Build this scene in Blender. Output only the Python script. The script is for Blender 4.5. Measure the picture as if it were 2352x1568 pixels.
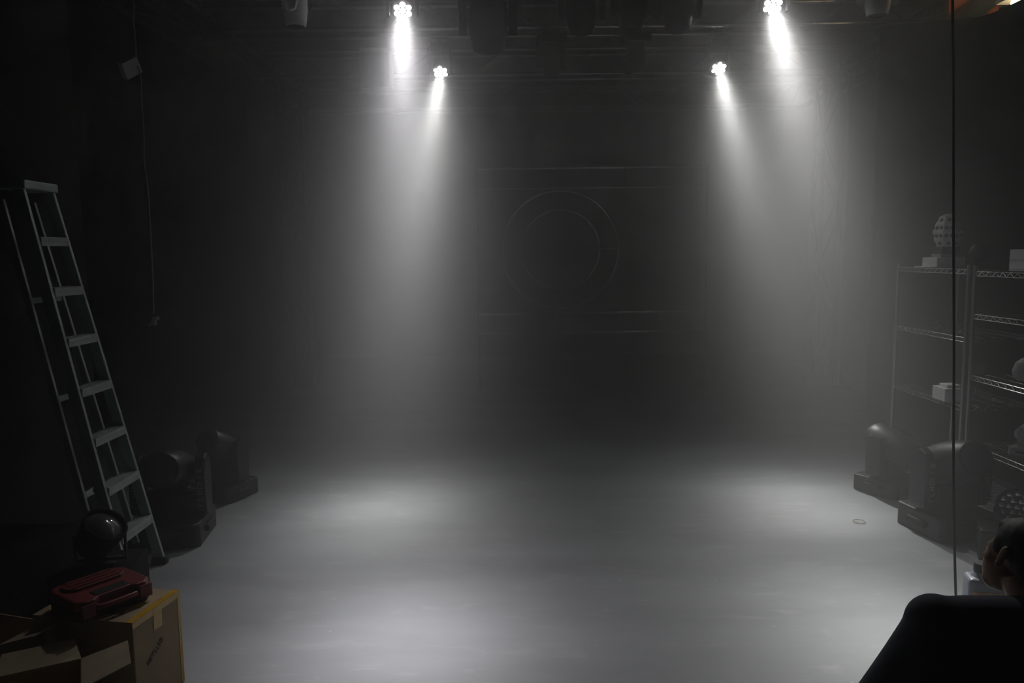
import bpy, bmesh, math, random
from mathutils import Vector, Matrix, Euler, noise
random.seed(7)
R = math.radians
PI = math.pi
for o in list(bpy.data.objects): bpy.data.objects.remove(o)
sc = bpy.context.scene
C = sc.collection

# ------------------------------------------------------------------ camera
F = 1800.0                                  # focal length in pixels of the 2352 frame
cam_d = bpy.data.cameras.new('camera'); cam = bpy.data.objects.new('camera', cam_d); C.objects.link(cam)
cam_d.sensor_width = 36.0; cam_d.lens = 36.0 * F / 2352.0
cam_d.clip_start = 0.05; cam_d.clip_end = 100
CAMH = 1.7
CM = Matrix.Rotation(R(90 - 6.31), 3, 'X') @ Matrix.Rotation(R(-0.7), 3, 'Z')
cam.matrix_world = Matrix.Translation((0, 0, CAMH)) @ CM.to_4x4()
sc.camera = cam
CO = Vector((0, 0, CAMH))

# ------------------------------------------------------------------ colour management, world
sc.view_settings.view_transform = 'Standard'
sc.view_settings.look = 'None'
sc.view_settings.gamma = 1.0
sc.view_settings.use_curve_mapping = False
sc.view_settings.exposure = 0.08
w = bpy.data.worlds.new('world'); sc.world = w; w.use_nodes = True
w.node_tree.nodes['Background'].inputs[0].default_value = (0.75, 0.85, 1.0, 1)
w.node_tree.nodes['Background'].inputs[1].default_value = 0.004
sc.cycles.max_bounces = 6; sc.cycles.diffuse_bounces = 3; sc.cycles.glossy_bounces = 3
sc.cycles.volume_bounces = 0
sc.cycles.sample_clamp_indirect = 40.0

# lamp powers (watts) and haze
PROFILE = ((96.0, 6.5), (33.0, 12.5), (2.6, 21.0))      # (peak, half width in degrees)
SPILL_W = 3.0
HAZE_D, HAZE_G = 0.105, 0.62

def P(x, y, Y=None, z=None, X=None):
    """world point seen at pixel (x, y) of the 2352x1568 frame, at distance Y, height z or side X"""
    d = CM @ Vector(((x - 1176) / F, -(y - 784) / F, -1))
    if Y is not None: t = Y / d.y
    elif z is not None: t = (z - CAMH) / d.z
    else: t = X / d.x
    return CO + d * t

# ------------------------------------------------------------------ materials
def mat(name, col, rough=0.6, metal=0.0, var=0.12, scale=9.0, bump=0.0, emit=None, spec=0.5):
    m = bpy.data.materials.new(name); m.use_nodes = True
    nt = m.node_tree; b = nt.nodes['Principled BSDF']
    b.inputs['Roughness'].default_value = rough; b.inputs['Metallic'].default_value = metal
    b.inputs['Specular IOR Level'].default_value = spec
    tc = nt.nodes.new('ShaderNodeTexCoord'); n = nt.nodes.new('ShaderNodeTexNoise')
    n.inputs['Scale'].default_value = scale; n.inputs['Detail'].default_value = 5
    nt.links.new(tc.outputs['Object'], n.inputs['Vector'])
    r = nt.nodes.new('ShaderNodeValToRGB')
    c0 = [max(0, c * (1 - var)) for c in col]; c1 = [min(1, c * (1 + var)) for c in col]
    r.color_ramp.elements[0].position = .3; r.color_ramp.elements[1].position = .7
    r.color_ramp.elements[0].color = (*c0, 1); r.color_ramp.elements[1].color = (*c1, 1)
    nt.links.new(n.outputs['Fac'], r.inputs['Fac']); nt.links.new(r.outputs['Color'], b.inputs['Base Color'])
    if bump:
        bp = nt.nodes.new('ShaderNodeBump'); bp.inputs['Strength'].default_value = bump
        n2 = nt.nodes.new('ShaderNodeTexNoise'); n2.inputs['Scale'].default_value = scale * 6
        nt.links.new(tc.outputs['Object'], n2.inputs['Vector'])
        nt.links.new(n2.outputs['Fac'], bp.inputs['Height']); nt.links.new(bp.outputs['Normal'], b.inputs['Normal'])
    if emit:
        b.inputs['Emission Color'].default_value = (*emit[0], 1); b.inputs['Emission Strength'].default_value = emit[1]
        m.cycles.emission_sampling = 'NONE'
    return m

M = {}
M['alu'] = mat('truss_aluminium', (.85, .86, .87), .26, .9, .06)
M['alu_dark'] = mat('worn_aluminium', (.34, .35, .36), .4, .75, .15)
M['tower'] = mat('dull_aluminium', (.24, .25, .255), .45, .75, .1)
M['lacing'] = mat('lacing_aluminium', (.22, .225, .23), .4, .8, .1)
M['ladder'] = mat('ladder_aluminium', (.42, .47, .47), .5, .55, .1)
M['tread'] = mat('ladder_tread', (.42, .45, .44), .55, .4, .15, 30)
M['black'] = mat('black_plastic', (.010, .010, .011), .45)
M['blackmat'] = mat('black_fabric', (.007, .007, .008), .95, bump=.2, spec=.2)
M['grille'] = mat('black_matte_metal', (.02, .02, .021), .6, .2)
M['chrome'] = mat('chrome_wire', (.62, .64, .64), .22, 1.0, .05)
M['white'] = mat('white_plastic', (.85, .85, .86), .45)
M['greywhite'] = mat('grey_white_plastic', (.42, .42, .43), .5)
M['card'] = mat('cardboard', (.36, .265, .15), .8, 0, .08, 14, .1)
M['card_in'] = mat('cardboard_inside', (.33, .27, .17), .85, 0, .1, 14, .1)
M['tape'] = mat('yellow_packing_tape', (.60, .36, .03), .16, 0, .15, 30)
M['red'] = mat('red_plastic', (.17, .018, .016), .42, 0, .1)
M['ink'] = mat('dark_ink', (.04, .035, .03), .7)
M['letters'] = mat('pale_lettering', (.38, .40, .40), .5)
M['shirt'] = mat('navy_cotton', (.05, .056, .08), .9, 0, .15, 20, .2)
M['trouser'] = mat('dark_trouser_cotton', (.012, .012, .014), .9, 0, .15, 20, .2)
M['skin'] = mat('skin', (.30, .17, .10), .5, 0, .06)
M['hair'] = mat('black_hair', (.006, .005, .005), .6, 0, .2, 60, .5)
M['wood'] = mat('orange_timber', (.42, .12, .035), .5, 0, .2, 6)
M['lens_on'] = mat('lit_led_lens', (.9, .9, .9), .2, emit=((1, .98, .97), 30))
M['lens_off'] = mat('unlit_glass_lens', (.05, .055, .06), .06, 0, .05)
M['tube_on'] = mat('lit_lamp_diffuser', (.9, .85, .7), .3, emit=((1, .86, .5), 9))
M['rubber'] = mat('black_rubber', (.02, .02, .02), .8)
M['cord_pale'] = mat('pale_cord', (.45, .45, .45), .6)
M['label_col'] = mat('yellow_red_label', (.40, .20, .05), .5, 0, .5, 22)
M['jug'] = mat('milky_plastic', (.17, .18, .22), .35)
M['steel_dark'] = mat('dark_steel', (.07, .07, .07), .4, .8)

def floor_mat():
    m = bpy.data.materials.new('painted_concrete'); m.use_nodes = True; nt = m.node_tree
    b = nt.nodes['Principled BSDF']; N = nt.nodes.new; L = nt.links.new
    tc = N('ShaderNodeTexCoord')
    n1 = N('ShaderNodeTexNoise'); n1.inputs['Scale'].default_value = 1.3; n1.inputs['Detail'].default_value = 8; n1.inputs['Roughness'].default_value = .62
    n2 = N('ShaderNodeTexNoise'); n2.inputs['Scale'].default_value = 7; n2.inputs['Detail'].default_value = 6; n2.inputs['Distortion'].default_value = .8
    mp = N('ShaderNodeMapping'); mp.inputs['Scale'].default_value = (.5, 1.6, 1); mp.inputs['Rotation'].default_value = (0, 0, .3)
    L(tc.outputs['Object'], mp.inputs['Vector']); L(mp.outputs['Vector'], n1.inputs['Vector']); L(mp.outputs['Vector'], n2.inputs['Vector'])
    r1 = N('ShaderNodeValToRGB'); r1.color_ramp.elements[0].position = .32; r1.color_ramp.elements[1].position = .72
    r1.color_ramp.elements[0].color = (.21, .223, .238, 1); r1.color_ramp.elements[1].color = (.31, .327, .348, 1)
    r2 = N('ShaderNodeValToRGB'); r2.color_ramp.elements[0].position = .58; r2.color_ramp.elements[1].position = .74
    r2.color_ramp.elements[0].color = (0, 0, 0, 1); r2.color_ramp.elements[1].color = (1, 1, 1, 1)
    L(n1.outputs['Fac'], r1.inputs['Fac']); L(n2.outputs['Fac'], r2.inputs['Fac'])
    mx = N('ShaderNodeMix'); mx.data_type = 'RGBA'; mx.inputs[7].default_value = (.42, .425, .435, 1)
    mu = N('ShaderNodeMath'); mu.operation = 'MULTIPLY'; mu.inputs[1].default_value = .45
    L(r2.outputs['Color'], mu.inputs[0]); L(mu.outputs[0], mx.inputs[0]); L(r1.outputs['Color'], mx.inputs[6])
    # scattered small pale specks
    v = N('ShaderNodeTexVoronoi'); v.inputs['Scale'].default_value = 6; L(tc.outputs['Object'], v.inputs['Vector'])
    lt = N('ShaderNodeMath'); lt.operation = 'LESS_THAN'; lt.inputs[1].default_value = .045; L(v.outputs['Distance'], lt.inputs[0])
    mx2 = N('ShaderNodeMix'); mx2.data_type = 'RGBA'; mx2.inputs[7].default_value = (.5, .5, .47, 1)
    m3 = N('ShaderNodeMath'); m3.operation = 'MULTIPLY'; m3.inputs[1].default_value = .5; L(lt.outputs[0], m3.inputs[0])
    L(m3.outputs[0], mx2.inputs[0]); L(mx.outputs[2], mx2.inputs[6])
    L(mx2.outputs[2], b.inputs['Base Color'])
    b.inputs['Roughness'].default_value = .62
    bp = N('ShaderNodeBump'); bp.inputs['Strength'].default_value = .08; L(n2.outputs['Fac'], bp.inputs['Height']); L(bp.outputs['Normal'], b.inputs['Normal'])
    return m
M['floor'] = floor_mat()
M['wall'] = mat('black_painted_wall', (.02, .02, .021), .85, 0, .2, 2)
M['drape'] = mat('black_drape', (.012, .012, .012), .95, 0, .2, 3)

# ------------------------------------------------------------------ mesh builder
class MB:
    def __init__(s): s.bm = bmesh.new()
    def box(s, c, size, rot=None, bevel=0.0, taper=None, seg=2):
        b2 = bmesh.new(); bmesh.ops.create_cube(b2, size=1)
        for v in b2.verts:
            k = 1.0
            if taper and v.co.z > 0: k = taper
            v.co = Vector((v.co.x * size[0] * k, v.co.y * size[1] * k, v.co.z * size[2]))
        if bevel: bmesh.ops.bevel(b2, geom=list(b2.edges), offset=bevel, segments=seg, affect='EDGES', profile=.6)
        s._add(b2, c, rot); return s
    def _add(s, b2, c, rot=None):
        m = Matrix.Translation(Vector(c))
        if rot is not None:
            m = m @ (rot.to_4x4() if isinstance(rot, Matrix) else Euler(rot).to_matrix().to_4x4())
        bmesh.ops.transform(b2, matrix=m, verts=b2.verts)
        me = bpy.data.meshes.new('t'); b2.to_mesh(me); b2.free(); s.bm.from_mesh(me); bpy.data.meshes.remove(me)
    def prism(s, pts, z0, z1, c=(0, 0, 0), rot=None, bevel=0.0, seg=2):
        b2 = bmesh.new(); vs = [b2.verts.new((p[0], p[1], z0)) for p in pts]; f = b2.faces.new(vs)
        g = bmesh.ops.extrude_face_region(b2, geom=[f])
        for v in g['geom']:
            if isinstance(v, bmesh.types.BMVert): v.co.z = z1
        bmesh.ops.recalc_face_normals(b2, faces=b2.faces)
        if bevel: bmesh.ops.bevel(b2, geom=list(b2.edges), offset=bevel, segments=seg, affect='EDGES', profile=.6)
        s._add(b2, c, rot); return s
    def lathe(s, prof, c=(0, 0, 0), rot=None, n=24, sx=1, sy=1):
        b2 = bmesh.new(); rings = []
        for r, z in prof:
            if r < 1e-5: rings.append([b2.verts.new((0, 0, z))])
            else: rings.append([b2.verts.new((r * sx * math.cos(2 * PI * i / n), r * sy * math.sin(2 * PI * i / n), z)) for i in range(n)])
        for a, b in zip(rings, rings[1:]):
            for i in range(n):
                j = (i + 1) % n
                if len(a) == 1 and len(b) == 1: continue
                if len(a) == 1: b2.faces.new((a[0], b[j], b[i]))
                elif len(b) == 1: b2.faces.new((a[i], a[j], b[0]))
                else: b2.faces.new((a[i], a[j], b[j], b[i]))
        if len(rings[0]) > 1: b2.faces.new(rings[0])
        if len(rings[-1]) > 1: b2.faces.new(rings[-1])
        bmesh.ops.recalc_face_normals(b2, faces=b2.faces)
        s._add(b2, c, rot); return s
    def tube(s, pts, r, n=8, closed=False):
        pts = [Vector(p) for p in pts]; b2 = bmesh.new(); rings = []; k = len(pts); prev = None
        for i, p in enumerate(pts):
            if closed: d = (pts[(i + 1) % k] - pts[i - 1])
            else: d = pts[min(i + 1, k - 1)] - pts[max(i - 1, 0)]
            if d.length < 1e-9: d = Vector((0, 0, 1))
            d.normalize()
            if prev is None:
                u = d.orthogonal().normalized()
            else:
                u = (prev - d * prev.dot(d))
                u = u.normalized() if u.length > 1e-6 else d.orthogonal().normalized()
            prev = u; v = d.cross(u); rr = r[i] if isinstance(r, (list, tuple)) else r
            rings.append([b2.verts.new(p + (u * math.cos(2 * PI * j / n) + v * math.sin(2 * PI * j / n)) * rr) for j in range(n)])
        pr = list(zip(rings, rings[1:])) + ([(rings[-1], rings[0])] if closed else [])
        for a, b in pr:
            for j in range(n): b2.faces.new((a[j], a[(j + 1) % n], b[(j + 1) % n], b[j]))
        if not closed: b2.faces.new(rings[0]); b2.faces.new(rings[-1])
        bmesh.ops.recalc_face_normals(b2, faces=b2.faces)
        s._add(b2, (0, 0, 0)); return s
    def ball(s, c, rad, rot=None, u=20, v=14):
        b2 = bmesh.new(); bmesh.ops.create_uvsphere(b2, u_segments=u, v_segments=v, radius=1)
        if not hasattr(rad, '__len__'): rad = (rad,) * 3
        for q in b2.verts: q.co = Vector((q.co.x * rad[0], q.co.y * rad[1], q.co.z * rad[2]))
        s._add(b2, c, rot); return s
    def sheet(s, quad, th=.004):
        """thick sheet from four world/local points"""
        a = [Vector(p) for p in quad]; nrm = (a[1] - a[0]).cross(a[2] - a[0]).normalized() * th / 2
        b2 = bmesh.new(); lo = [b2.verts.new(p - nrm) for p in a]; hi = [b2.verts.new(p + nrm) for p in a]; k = len(a)
        b2.faces.new(lo[::-1]); b2.faces.new(hi)
        for i in range(k): b2.faces.new((lo[i], lo[(i + 1) % k], hi[(i + 1) % k], hi[i]))
        s._add(b2, (0, 0, 0)); return s
    def build(s, name, m, parent=None, smooth=False):
        me = bpy.data.meshes.new(name); s.bm.to_mesh(me); s.bm.free()
        if smooth:
            for p in me.polygons: p.use_smooth = True
        o = bpy.data.objects.new(name, me); C.objects.link(o); me.materials.append(m)
        if smooth:
            try: me.set_sharp_from_angle(angle=R(40))
            except Exception: pass
        if parent is not None: o.parent = parent
        return o

def thing(name, label, cat, loc=(0, 0, 0), rot=(0, 0, 0), group=None):
    o = bpy.data.objects.new(name, None); C.objects.link(o); o.empty_display_size = .1
    o.location = loc; o.rotation_euler = rot; tag(o, label, cat, group); return o
def tag(o, label, cat, group=None, kind=None):
    o['label'] = label; o['category'] = cat
    if group: o['group'] = group
    if kind: o['kind'] = kind
    return o
def struct(o): o['kind'] = 'structure'; return o
def copy_tree(o, parent=None):
    c = o.copy(); C.objects.link(c); c.parent = parent
    for ch in [x for x in bpy.data.objects if x.parent == o]: copy_tree(ch, c)
    return c

# ------------------------------------------------------------------ room
XL, XR, YB, ZC = -4.3, 5.4, 13.2, 5.2
struct(MB().box(((XL + XR) / 2, YB / 2 - 1, -.1), (XR - XL + .4, YB + 4, .2)).build('floor', M['floor']))
struct(MB().box(((XL + XR) / 2, YB / 2 - 1, ZC + .1), (XR - XL + .4, YB + 4, .2)).build('ceiling', M['wall']))
struct(MB().box(((XL + XR) / 2, YB + .1, ZC / 2), (XR - XL + .4, .2, ZC)).build('wall_back', M['wall']))
struct(MB().box((XL - .1, YB / 2 - 1, ZC / 2), (.2, YB + 4, ZC)).build('wall_left', M['wall']))
struct(MB().box((XR + .1, YB / 2 - 1, ZC / 2), (.2, YB + 4, ZC)).build('wall_right', M['wall']))
struct(MB().box((-2.64, 3.0, 1.85), (.1, 3.6, 3.7)).build('wall_left_partition', M['drape']))
struct(MB().box((4.75, 11.0, ZC / 2), (.35, .35, ZC)).build('trim_1', M['wall']))

# ------------------------------------------------------------------ trusses
TS = .29
def zigzag(a, b, u, w, step):
    """continuous zigzag lacing between two parallel chords offset by u*TS; a..b is the chord line"""
    a = Vector(a); b = Vector(b); n = max(2, round((b - a).length / step)); pts = []
    for i in range(n + 1):
        p = a.lerp(b, i / n); pts.append(p + (Vector(u) * w if i % 2 else Vector((0, 0, 0))))
    return pts
def truss(name, label, cat, a, b, U, V, group=None, chord_r=.025, step=.42, m='alu'):
    """box truss from a to b; U and V are unit vectors across"""
    a = Vector(a); b = Vector(b); U = Vector(U); V = Vector(V)
    t = thing(name, label, cat, a, group=group)
    z = Vector((0, 0, 0)); L = b - a
    for o in (z, U * TS, V * TS, (U + V) * TS):
        MB().tube([o, o + L], chord_r, 10).build('chord', M[m], t, True)
    for (o, u) in ((z, U), (V * TS, U), (z, V), (U * TS, V)):
        MB().tube(zigzag(o, o + L, u, TS, step), .008, 6).build('lacing', M['lacing'], t)
    return t
TX0, TX1 = -3.0, 4.2
ZT = 3.84
truss('lighting_truss', 'aluminium box truss carrying the two nearer lit wash lights', 'truss', (TX0, 5.8, ZT), (TX1, 5.8, ZT), (0, 1, 0), (0, 0, 1), 'overhead cross trusses')
truss('lighting_truss', 'aluminium box truss behind the dark moving heads, carrying the two farther lit wash lights', 'truss', (TX0, 7.7, ZT), (TX1, 7.7, ZT), (0, 1, 0), (0, 0, 1), 'overhead cross trusses')
truss('lighting_truss', 'aluminium box truss that rests across the two upright truss towers', 'truss', (TX0, 9.65, ZT), (TX1, 9.65, ZT), (0, 1, 0), (0, 0, 1), 'overhead cross trusses')
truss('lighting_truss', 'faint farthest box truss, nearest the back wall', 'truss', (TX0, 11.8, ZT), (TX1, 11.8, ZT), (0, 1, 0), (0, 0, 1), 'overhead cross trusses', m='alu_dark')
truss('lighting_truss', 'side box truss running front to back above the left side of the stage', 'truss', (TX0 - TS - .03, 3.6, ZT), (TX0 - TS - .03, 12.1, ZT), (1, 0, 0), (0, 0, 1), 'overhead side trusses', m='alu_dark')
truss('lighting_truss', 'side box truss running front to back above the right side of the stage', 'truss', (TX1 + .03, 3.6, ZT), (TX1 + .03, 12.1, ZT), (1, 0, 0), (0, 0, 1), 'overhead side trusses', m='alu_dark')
def tower(x, label):
    t = truss('truss_tower', label, 'truss', (x, 9.65, .02), (x, 9.65, ZT - .026), (1, 0, 0), (0, 1, 0), 'upright truss towers', chord_r=.024, step=.8, m='tower')
    MB().box((TS / 2, TS / 2, -.01), (.5, .5, .02), bevel=.004).build('base_plate', M['alu_dark'], t)
tower(-2.78, 'upright aluminium truss tower left of the beams, standing on the floor')
tower(3.78, 'upright aluminium truss tower right of the beams, standing on the floor')
# front-of-backdrop frame with the ring
ringc = P(1287, 573, Y=9.95)
zt1 = P(1287, 384, Y=9.9).z; zt2 = P(1287, 430, Y=9.9).z; zb1 = P(1287, 720, Y=9.9).z; zb2 = P(1287, 765, Y=9.9).z
def ladder_bar(label, z0, z1, x0, x1, legs=False):
    t = thing('frame_bar', label, 'bar', (x0, 9.97, z0), group='flat bars of the backdrop frame')
    L = x1 - x0; h = z1 - z0
    for z in (0, h): MB().tube([(0, 0, z), (L, 0, z)], .018, 8).build('chord', M['alu'], t, True)
    for i in range(7):
        xx = L * (i + .5) / 7
        MB().tube([(xx, 0, 0), (xx, 0, h)], .013, 6).build('rung', M['lacing'], t)
    return t
XA, XB = P(1095, 400, Y=9.97).x, P(1625, 400, Y=9.97).x
ladder_bar('flat twin-tube bar between two thin uprights, above the truss ring', zt2, zt1, XA, XB)
ladder_bar('flat twin-tube bar between two thin uprights, below the truss ring', zb2, zb1, XA, XB)
for xx, lab in ((XA, 'thin dark upright at the left ends of the two flat bars'), (XB, 'thin dark upright at the right ends of the two flat bars')):
    tag(MB().tube([(xx, 9.97, 0), (xx, 9.97, zt1 + .02)], .011, 8).box((xx, 9.97, .004), (.06, .06, .008)).build('upright_pole', M['grille'], None), lab, 'pole', 'uprights of the backdrop frame')
rg = thing('truss_ring', 'large round aluminium truss ring hung in the middle of the backdrop', 'ring', ringc)
RO, RI = .735, .50
circ = lambda r, y=0: [(r * math.cos(2 * PI * i / 64), y, r * math.sin(2 * PI * i / 64)) for i in range(64)]
MB().tube(circ(RO), .017, 8, True).build('outer_hoop', M['alu'], rg, True)
MB().tube(circ(RI), .015, 8, True).build('inner_hoop', M['alu'], rg, True)
for i in range(8):
    a = 2 * PI * i / 8
    MB().tube([(RI * math.cos(a), 0, RI * math.sin(a)), (RO * math.cos(a), 0, RO * math.sin(a))], .011, 6).build('spoke', M['alu_dark'], rg)

# ------------------------------------------------------------------ lit wash lights
def wash_light(label, pos, aim, back, D=.145, warm=(1, 1, 1), gain=1.0):
    """small round moving wash light hung under a truss: base, yoke, head, seven lit lenses and the light it gives"""
    pos = Vector(pos); aim = Vector(aim); ax = (aim - pos).normalized()
    t = thing('wash_light', label, 'light', pos, group='lit wash lights')
    top = ZT - CAMH
    h = ZT - .026 - pos.z
    MB().box((0, 0, h - .09), (.17, .17, .08), bevel=.012).build('base', M['black'], t)
    MB().box((0, 0, h - .035), (.05, .06, .07), bevel=.008).build('clamp', M['steel_dark'], t)
    Y = MB()
    for sx in (-1, 1):
        Y.box((sx * .105, 0, h - .24 + .03), (.022, .07, .26), bevel=.006)
    Y.box((0, 0, h - .14), (.23, .09, .03), bevel=.006)
    Y.build('yoke', M['black'], t)
    q = ax.to_track_quat('Z', 'Y').to_matrix()
    hd = MB().lathe([(0, -.13), (.05, -.125), (.078, -.10), (.086, -.04), (.088, -.005), (.084, 0), (0, -.002)], (0, 0, 0), q, 32).build('head', M['black'], t, True)
    r = D / 2 * .69
    for i in range(7):
        c = Vector((0, 0, .002)) if i == 6 else Vector((r * math.cos(PI / 3 * i + PI / 6), r * math.sin(PI / 3 * i + PI / 6), .002))
        c = q @ c
        MB().lathe([(.0215, 0), (.0215, .003), (.016, .008), (.008, .0105), (0, .011)], c, q, 16).build('led_lens', M['lens_on'], t, True)
    # one spot with a measured-like profile: a hot core, a wider beam and a faint skirt
    ld = bpy.data.lights.new('wash_beam', 'SPOT'); ld.energy = 4 * PI * 100 * gain; ld.color = warm
    ld.spot_size = R(80); ld.spot_blend = .25; ld.shadow_soft_size = .05
    ld.use_nodes = True; nt = ld.node_tree; em = nt.nodes['Emission']
    tc = nt.nodes.new('ShaderNodeTexCoord'); sx_ = nt.nodes.new('ShaderNodeSeparateXYZ'); nt.links.new(tc.outputs['Normal'], sx_.inputs[0])
    def mth(op, a, b_=None):
        n = nt.nodes.new('ShaderNodeMath'); n.operation = op
        for k, v in enumerate((a, b_)):
            if v is None: continue
            if isinstance(v, (int, float)): n.inputs[k].default_value = v
            else: nt.links.new(v, n.inputs[k])
        return n.outputs[0]
    th = mth('ARCCOSINE', mth('MINIMUM', mth('ABSOLUTE', sx_.outputs['Z']), 1.0)); tot = None
    for peak, sg in PROFILE:
        q2 = mth('POWER', mth('DIVIDE', th, R(sg)), 2.0)
        g = mth('MULTIPLY', mth('EXPONENT', mth('MULTIPLY', q2, -1.0)), peak / 100)
        tot = g if tot is None else mth('ADD', tot, g)
    nt.links.new(tot, em.inputs['Strength'])
    ls = bpy.data.lights.new('wash_spill', 'SPOT'); ls.energy = SPILL_W * gain; ls.color = warm; ls.spot_size = R(150); ls.spot_blend = 1; ls.shadow_soft_size = .05
    for l_ in (ld, ls):
        lo = bpy.data.objects.new(l_.name, l_); C.objects.link(lo); lo.parent = t
        lo.matrix_local = Matrix.Translation(ax * .03) @ (-ax).to_track_quat('Z', 'Y').to_matrix().to_4x4()
    return t
# aim points on the floor
wash_light('lit wash light at the top of the left near beam, larger bright cluster', P(925, 24, Y=6.07), (-.5, 3.25, 0), 0, warm=(1, .975, 1))
wash_light('lit wash light at the top of the left far beam, smaller bright cluster', P(1012, 166, Y=7.96), (-.95, 5.05, 0), 0, warm=(1, 1, .97))
wash_light('lit wash light atop the right near beam, cut by the upper picture edge', P(1775, 13, Y=6.07), (1.72, 3.2, 0), 0, warm=(1, .99, .96), gain=1.15)
wash_light('lit wash light at the top of the right far beam, smaller bright cluster', P(1651, 157, Y=7.96), (2.05, 5.05, 0), 0, warm=(1, 1, .96), gain=1.15)

# ------------------------------------------------------------------ moving heads
def letters(parent, origin, ux, uy, length, h, n, m, name='lettering'):
    """a row of small stroke-built characters too faint to read in the photo"""
    ux = Vector(ux).normalized(); uy = Vector(uy).normalized(); nz = ux.cross(uy); b = MB(); cw = length / n
    rnd = random.Random(n)
    rot = Matrix((ux, uy, nz)).transposed()
    for i in range(n):
        x0 = i * cw; k = rnd.choice('ILTHNOE')
        S = [(.15, .5, .14, 1)]
        if k in 'HNOE': S += [(.7, .5, .14, 1)] if k != 'E' else []
        if k in 'TOE': S += [(.42, .93, .6, .14)]
        if k in 'LOE': S += [(.42, .07, .6, .14)]
        if k in 'HE': S += [(.42, .5, .6, .14)]
        if k == 'N': S += [(.42, .5, .14, .9)]
        for (cx, cy, w_, h_) in S:
            b.box(Vector(origin) + ux * (x0 + cx * cw) + uy * (cy - .5) * h, (w_ * cw, h_ * h, .0012), rot)
    return b.build(name, m, parent)

def moving_head(label, loc, rz=0, s=1.0, hang=False, tilt=0, body='black', group=None, text=False, badge=False, cat='stage light', lens_dir=1):
    """moving head stage light: base, yoke with two arms, barrel head with lens. hang=True turns it over."""
    t = thing('moving_head_light', label, cat, loc, (PI if hang else 0, 0, rz), group)
    mb = M[body]
    pts = [(-.17, -.15), (-.15, -.17), (.15, -.17), (.17, -.15), (.17, .15), (.15, .17), (-.15, .17), (-.17, .15)]
    b = MB().prism([(x * s, y * s) for x, y in pts], .0, .115 * s, bevel=.012 * s)
    b.box((0, -.165 * s, .055 * s), (.26 * s, .03 * s, .075 * s), bevel=.006 * s)
    b.build('base', mb, t)
    MB().box((0, -.182 * s, .058 * s), (.11 * s, .004 * s, .035 * s), bevel=.001).build('display', M['lens_off'], t)
    for sx in (-1, 1):
        MB().box((sx * .178 * s, 0, .06 * s), (.02 * s, .13 * s, .03 * s), bevel=.006 * s).build('carry_handle', M['rubber'], t)
    MB().lathe([(.07 * s, .112 * s), (.07 * s, .135 * s), (0, .135 * s)], n=24).box((0, 0, .19 * s), (.25 * s, .13 * s, .10 * s), bevel=.02 * s).build('pan_ring', M['grille'], t)
    y = MB(); y.box((0, 0, .155 * s), (.34 * s, .12 * s, .04 * s), bevel=.012 * s)
    for sx in (-1, 1):
        prof = [(-.055, .14), (.055, .14), (.065, .34), (.045, .41), (0, .43), (-.045, .41), (-.065, .34)]
        y.prism([(a * s, c * s) for a, c in prof], -.026 * s, .026 * s, (sx * .155 * s, 0, 0), Matrix(((0, 0, 1), (1, 0, 0), (0, 1, 0))), bevel=.009 * s)
    yk = y.build('yoke', mb, t)
    q = Matrix.Rotation(tilt, 3, 'X')
    hc = Vector((0, 0, .345 * s))
    hd = MB(); prof = [(0, -.165), (.07, -.16), (.10, -.13), (.112, -.06), (.115, .03), (.102, .12), (.093, .168), (.088, .175), (0, .170)]
    hd.lathe([(r * s, z * s) for r, z in prof], hc, q, 32, 1.05, .92)
    for k in range(5): hd.box(hc + q @ Vector((0, -.104 * s, (-.09 + k * .028) * s)), (.10 * s, .012 * s, .008 * s), q)
    hobj = hd.build('head', mb, t, True)
    MB().lathe([(.08 * s, 0), (.08 * s, .006 * s), (.05 * s, .018 * s), (0, .024 * s)], hc + q @ Vector((0, 0, .170 * s)), q, 28).build('lens', M['lens_off'], t, True)
    if text:
        for sx in (-1, 1):
            l = MB().box((sx * .155 * s, -.068 * s, .275 * s), (.044 * s, .003 * s, .23 * s)).build('name_strip', M['grille'], t); l['label'] = 'dull strip with pale upright lettering'
            letters(l, (sx * .155 * s, -.071 * s, .175 * s), (0, 0, 1), (-1, 0, 0), .2 * s, .026 * s, 7, M['letters'])
    if badge:
        e = [(.034 * s * math.cos(a * PI / 12), .018 * s * math.sin(a * PI / 12)) for a in range(24)]
        bg = MB().tube([(x, -.112 * s, .40 * s + z) for x, z in e], .0022, 6, True)
        bg.box((0, -.110 * s, .40 * s), (.035 * s, .003 * s, .006 * s)).build('oval_badge', M['letters'], t)
    if hang:
        for sx in (-1, 1): MB().box((sx * .08 * s, 0, -.03), (.035, .05, .075), bevel=.006).build('clamp', M['steel_dark'], t)
    return t
def hang_head(label, px, ybot, Y, w_px, body, group, tilt=0, rz=0):
    bot = P(px, ybot, Y=Y)
    top = ZT - .08
    s = (top - bot.z) / .52
    return moving_head(label, (bot.x, Y, top), rz, s, True, tilt, body, group)
GH = 'dark moving heads hanging above the stage'
hang_head('white moving head hanging at the top edge, left of the left near beam', 680, 62, 5.82, 55, 'white', None, 0, PI / 2)
hang_head('pale moving head hanging at the top edge, right of the right near beam', 2015, 36, 5.82, 80, 'greywhite', None)
hang_head('large dark moving head hanging first to the right of the left beams', 1122, 117, 5.82, 110, 'black', GH, .25)
hang_head('dark moving head hanging from the front truss, over the middle of the stage', 1335, 76, 5.82, 80, 'black', GH)
hang_head('dark moving head hanging from the front truss, left of the rightmost dark one', 1452, 62, 5.82, 80, 'black', GH, .3)
hang_head('rightmost dark moving head hanging from the front truss', 1556, 72, 5.82, 70, 'black', GH, -.2)
moving_head('small dark moving head under the second truss, between the two big dark ones', (P(1265, 60, Y=7.7).x, 7.7, ZT - .08), .3, .72, True, 0, 'black', GH)
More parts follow.
